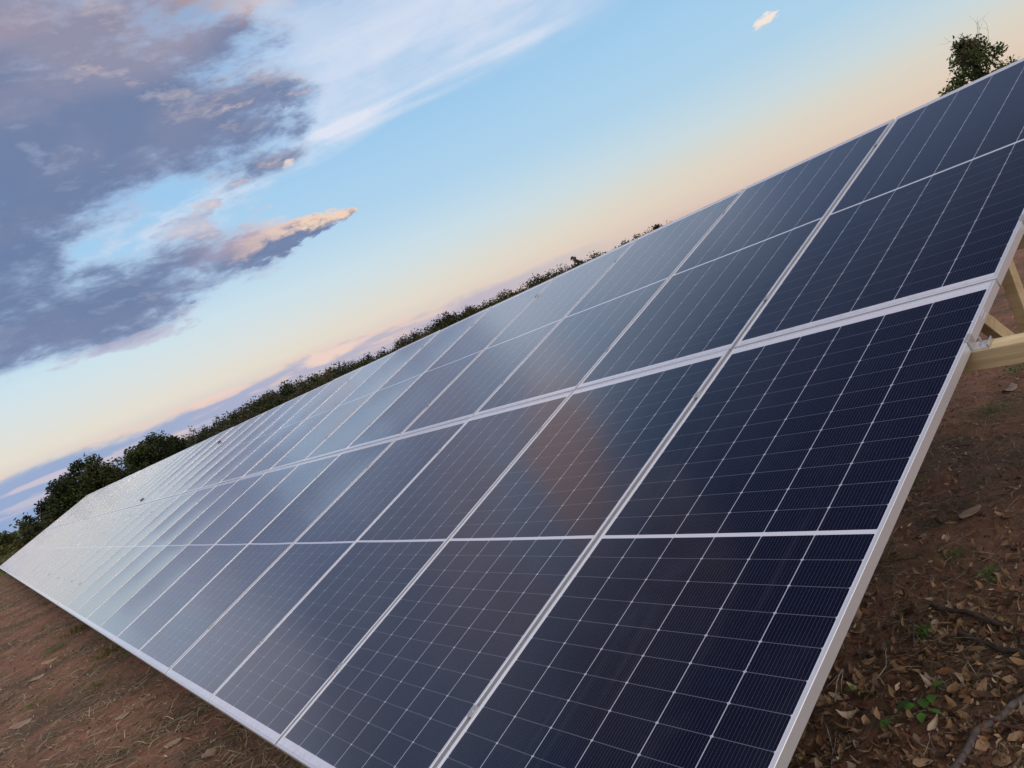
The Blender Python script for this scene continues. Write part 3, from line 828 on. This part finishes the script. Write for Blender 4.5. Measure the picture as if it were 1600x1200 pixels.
def limb(m, p, d, L, rad, depth, r, ends):
    pts = [p]; rr = [rad]; q = p.copy(); dd = d.copy()
    for i in range(4):
        dd = (dd + Vector((r.gauss(0, .2), r.gauss(0, .2), r.gauss(.03, .12)))).normalized()
        q = q + dd * L / 4; pts.append(q.copy()); rr.append(rad * (1 - .14 * (i + 1)))
    m.tube(pts, rr, 6); ends.append(q)
    if depth:
        for k in range(r.choice((2, 3))):
            base = pts[r.randrange(2, 5)]
            nd = (dd + Vector((r.gauss(0, .55), r.gauss(0, .55), r.gauss(.1, .3)))).normalized()
            limb(m, base, nd, L * r.uniform(.55, .8), rad * .5, depth - 1, r, ends)

def tree(name, azd, d, top, width, lab, seed, n=5200, leaf=.16, cols=TG, trunk_h=.3, clumps=18, cat='tree', grp='trees behind the array', gap=.55, low=-.75):
    x, y = polar(azd, d); t_ = empty(name, (x, y, -0.02)); tag(t_, lab, cat, grp)
    r = random.Random(seed); rh = top * (1 - trunk_h) / 2; zc = top - rh * 1.08
    cm = crown_mesh(width / 2, rh * .95, n, leaf, cols, seed, clumps, gap, low)
    o = obj('crown', cm.mesh('crown', m_leaf), t_); o.location = (0, 0, zc)
    tm = MB(); ends = []
    tm.tube([(0, 0, -.1), (r.gauss(0, .03), r.gauss(0, .03), top * .18), (r.gauss(0, .06), r.gauss(0, .06), zc - rh * .3)], [top * .03, top * .024, top * .018], 8)
    for k in range(5):
        a = k * 1.26 + r.uniform(-.3, .3)
        limb(tm, Vector((0, 0, top * .16 + k * .06 * top)), Vector((math.cos(a) * .8, math.sin(a) * .8, .8)).normalized(), top * .28, top * .014, 1, r, ends)
    obj('trunk', tm.mesh('trunk', m_bark, True), t_)
    return t_

OLV = [(0.092, 0.092, 0.0272), (0.072, 0.068, 0.024), (0.116, 0.104, 0.036), (0.056, 0.064, 0.02)]
BRNG = [(0.0858, 0.0702, 0.0374), (0.0663, 0.0577, 0.0257), (0.0975, 0.0819, 0.0484), (0.0585, 0.0585, 0.0234)]
tree('broadleaf_tree', 5.5, 75, 4.75, 5.4, 'dark rounded tree left of the far corner of the array, with lower crown', 1, 11000, .16, TG, .05, 34)
tree('broadleaf_tree', 6.9, 76, 5.3, 6.2, 'tall dark green tree just above the far top corner of the array', 2, 12000, .16, TG, .05, 38)
tree('broadleaf_tree', 8.1, 79, 3.7, 3.6, 'lower dark tree right of the tall dark green tree, in a dip', 3, 7000, .16, TG, .05, 24)
tree('broadleaf_tree', 9.8, 85, 5.4, 5.2, 'dark spreading tree with one side branch to the left over the array edge', 4, 9500, .16, TG, .08, 28)
tree('broadleaf_tree', 11.1, 86, 5.65, 5.6, 'green domed tree in the middle of the left tree group', 5, 9500, .16, TG, .08, 28)
tree('broadleaf_tree', 12.4, 88, 4.95, 3.8, 'tree with ragged top at the right end of the left tree group', 6, 3800, .17, TG, .15, 16)
tree('sparse_tree', 3.5, 70, 3.3, 2.4, 'sparse airy small tree at the left end of the treeline, sky showing through', 7, 520, .16, TG, .2, 14, gap=.8)
tree('sparse_tree', 13.5, 90, 5.1, 3.0, 'thin sparse tree with airy twigs beside the left tree group', 8, 420, .18, BRNG, .2, 14, gap=.8)
tree('sparse_tree', 43.1, 120, 7.7, 3.0, 'open rounded tree standing out alone above the distant woodland', 9, 900, .19, BRNG, .3, 14, gap=.7)
tree('broadleaf_tree', 48.4, 130, 7.7, 3.6, 'dark tree rising at the right end of the woodland above the panel edge', 10, 2600, .22, TG, .2, 12)
tree('broadleaf_tree', 49.3, 131, 7.4, 2.0, 'narrow dark tree beside the last tree of the woodland', 11, 1300, .22, TG, .2, 8)
tree('broadleaf_tree', 50.9, 140, 7.4, 2.6, 'small dark tree top just showing over the panels right of the woodland', 12, 1500, .22, TG, .2, 8)
tree('broadleaf_tree', 56.1, 120, 6.7, 1.2, 'tiny dark tree tip peeping over the panel edge at the second seam', 13, 700, .18, TG, .2, 6)
for i, (a, d, tp, wd, lab) in enumerate(((0.6, 82, 2.0, 4.0, 'olive bush at the very left edge of the photo'),
                                         (2.4, 80, 2.3, 3.8, 'yellowish olive bush below the sparse tree at left'),
                                         (4.0, 73, 2.0, 3.2, 'low olive bush against the foot of the dark rounded tree'),
                                         (-1.3, 84, 2.2, 4.4, 'olive bush beyond the left edge of the field'))):
    tree('bush', a, d, tp, wd, lab, 40 + i, 3000, .13, OLV, .02, 14, 'bush', 'olive bushes at the field edge', .5, -.9)

# the tree at the right, leaves in large bunches and dead branches above
x, y = polar(70.2, 30); t_ = empty('leafy_tree', (x, y, -.02)); tag(t_, 'leafy tree with bare dead branches behind the top edge at upper right', 'tree')
r = random.Random(77); m = MB(); tm = MB(); dm = MB()
tm.tube([(0, 0, -.1), (.03, 0, 1.2), (-.03, .05, 2.3), (0, 0, 3.6)], [.11, .09, .065, .03], 8)
bunch = []
for i in range(44):
    z = r.uniform(1.7, 4.3); wd = 1.05 * math.sqrt(max(.05, 1 - ((z - 2.5) / 1.75) ** 2))
    a = r.uniform(0, 6.28); rad = wd * math.sqrt(r.random())
    bunch.append(Vector((rad * math.cos(a), rad * math.sin(a), z)))
rt = Vector((math.cos(R(70.9)), -math.sin(R(70.9)), 0))      # to the right as seen from the array
for k in range(7):
    bunch.append(rt * r.uniform(.9, 1.55) + Vector((r.gauss(0, .3), r.gauss(0, .3), r.uniform(2.2, 2.75))))
for c in bunch:
    tm.tube([(0, 0, max(.8, c.z - .9)), (c.x * .5, c.y * .5, c.z - .35), tuple(c)], [.03, .018, .008], 5)
    col = jit(r.choice([(0.055, 0.082, 0.024), (0.078, 0.112, 0.030), (0.042, 0.058, 0.018), (0.085, 0.080, 0.036)]), r, .3)
    R0 = r.uniform(.22, .40)
    for i in range(130):
        p = c + Vector((r.gauss(0, 1), r.gauss(0, 1), r.gauss(0, .9))).normalized() * R0 * r.random() ** .6
        L = r.uniform(.08, .15)
        leaf_geo(m, p, L, L * .55, r.uniform(0, 6.28), r.gauss(.2, .7), r.gauss(0, .7), -.2, .2, jit(col, r, .35), r, 2, .5)
obj('crown', m.mesh('crown', m_leaf), t_)
obj('trunk', tm.mesh('trunk', m_bark, True), t_)
for k, (s, hh, z0) in enumerate(((-.05, .75, 3.7), (.25, .95, 3.6), (.6, 1.15, 3.2), (.95, .9, 2.8), (-1.0, .45, 2.5))):
    p0 = rt * s * .45 + Vector((0, 0, z0)); ends = []
    limb(dm, p0, (rt * s * .6 + Vector((0, 0, 1.0))).normalized(), hh * .75, .012, 2, r, ends)
obj('dead_branch', dm.mesh('dead_branch', m_bark), t_)

# far woodland read as one mass
r = random.Random(91); m = MB()
WT = [(13.8, 95, 4.3), (15.3, 110, 5.2), (16.9, 120, 5.6), (18.7, 130, 6.9), (20.5, 140, 7.2), (22.1, 140, 7.2), (23.8, 150, 7.4), (25.8, 150, 6.8), (28, 160, 6.7),
      (30.1, 160, 7.7), (33.3, 170, 9.1), (35.2, 170, 8.5), (37.7, 180, 8.7), (39.8, 180, 9.5), (41.8, 180, 9.3), (45.6, 180, 8.6), (47.4, 170, 8.6), (49.5, 165, 8.3), (53, 165, 7.2), (60, 165, 6.0), (70, 165, 6.0)]
def woodtop(a):
    for (a0, d0, t0), (a1, d1, t1) in zip(WT, WT[1:]):
        if a0 <= a <= a1:
            f = (a - a0) / (a1 - a0); return d0 * (1 - f) + d1 * f, t0 * (1 - f) + t1 * f
    return WT[-1][1:]
a = 13.6
while a < 70:
    d, tp = woodtop(a)
    for rowk, (dd, hh) in enumerate(((0, 1.0), (-7, .86), (-14, .74), (10, .95))):
        aa = a + r.uniform(-.5, .5); D0 = d + dd + r.uniform(-2, 2); T0 = (CAMPOS.z + (tp - CAMPOS.z) * D0 / d) * hh * r.uniform(.93, 1.01)
        x, y = polar(aa, D0); wd = r.uniform(2.2, 3.6) * d / 140
        cols = TG if r.random() < .5 else (OLV if r.random() < .55 else BRNG)
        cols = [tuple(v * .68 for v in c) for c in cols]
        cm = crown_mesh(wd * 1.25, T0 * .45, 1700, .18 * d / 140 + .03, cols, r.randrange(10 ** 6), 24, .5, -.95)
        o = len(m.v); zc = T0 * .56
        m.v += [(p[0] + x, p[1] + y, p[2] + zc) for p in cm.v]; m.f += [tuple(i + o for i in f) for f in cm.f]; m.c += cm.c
    a += 0.85 * 140 / d * (1 if a < 52 else 1.8)
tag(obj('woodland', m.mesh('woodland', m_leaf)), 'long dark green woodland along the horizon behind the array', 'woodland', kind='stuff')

# dry grass of the distant field
m = MB(); r = random.Random(14)
for i in range(9000):
    d = r.uniform(45, 82); a = r.uniform(-6, 9); x, y = polar(a, d)
    s = r.uniform(.15, .4); c = jit(r.choice([(0.10, 0.10, 0.035), (0.075, 0.085, 0.028), (0.13, 0.115, 0.05)]), r)
    an = r.uniform(0, 3.14); q = Vector((math.cos(an), math.sin(an), 0)) * s * .5
    b0 = Vector((x, y, -.02))
    m.add([b0 - q, b0 + q, b0 + Vector((r.gauss(0, .1), r.gauss(0, .1), s * .7))], [(0, 1, 2)], c)
tag(obj('field_grass', m.mesh('field_grass', m_leaf)), 'short olive grass on the field beyond the far end of the array', 'grass', kind='stuff')
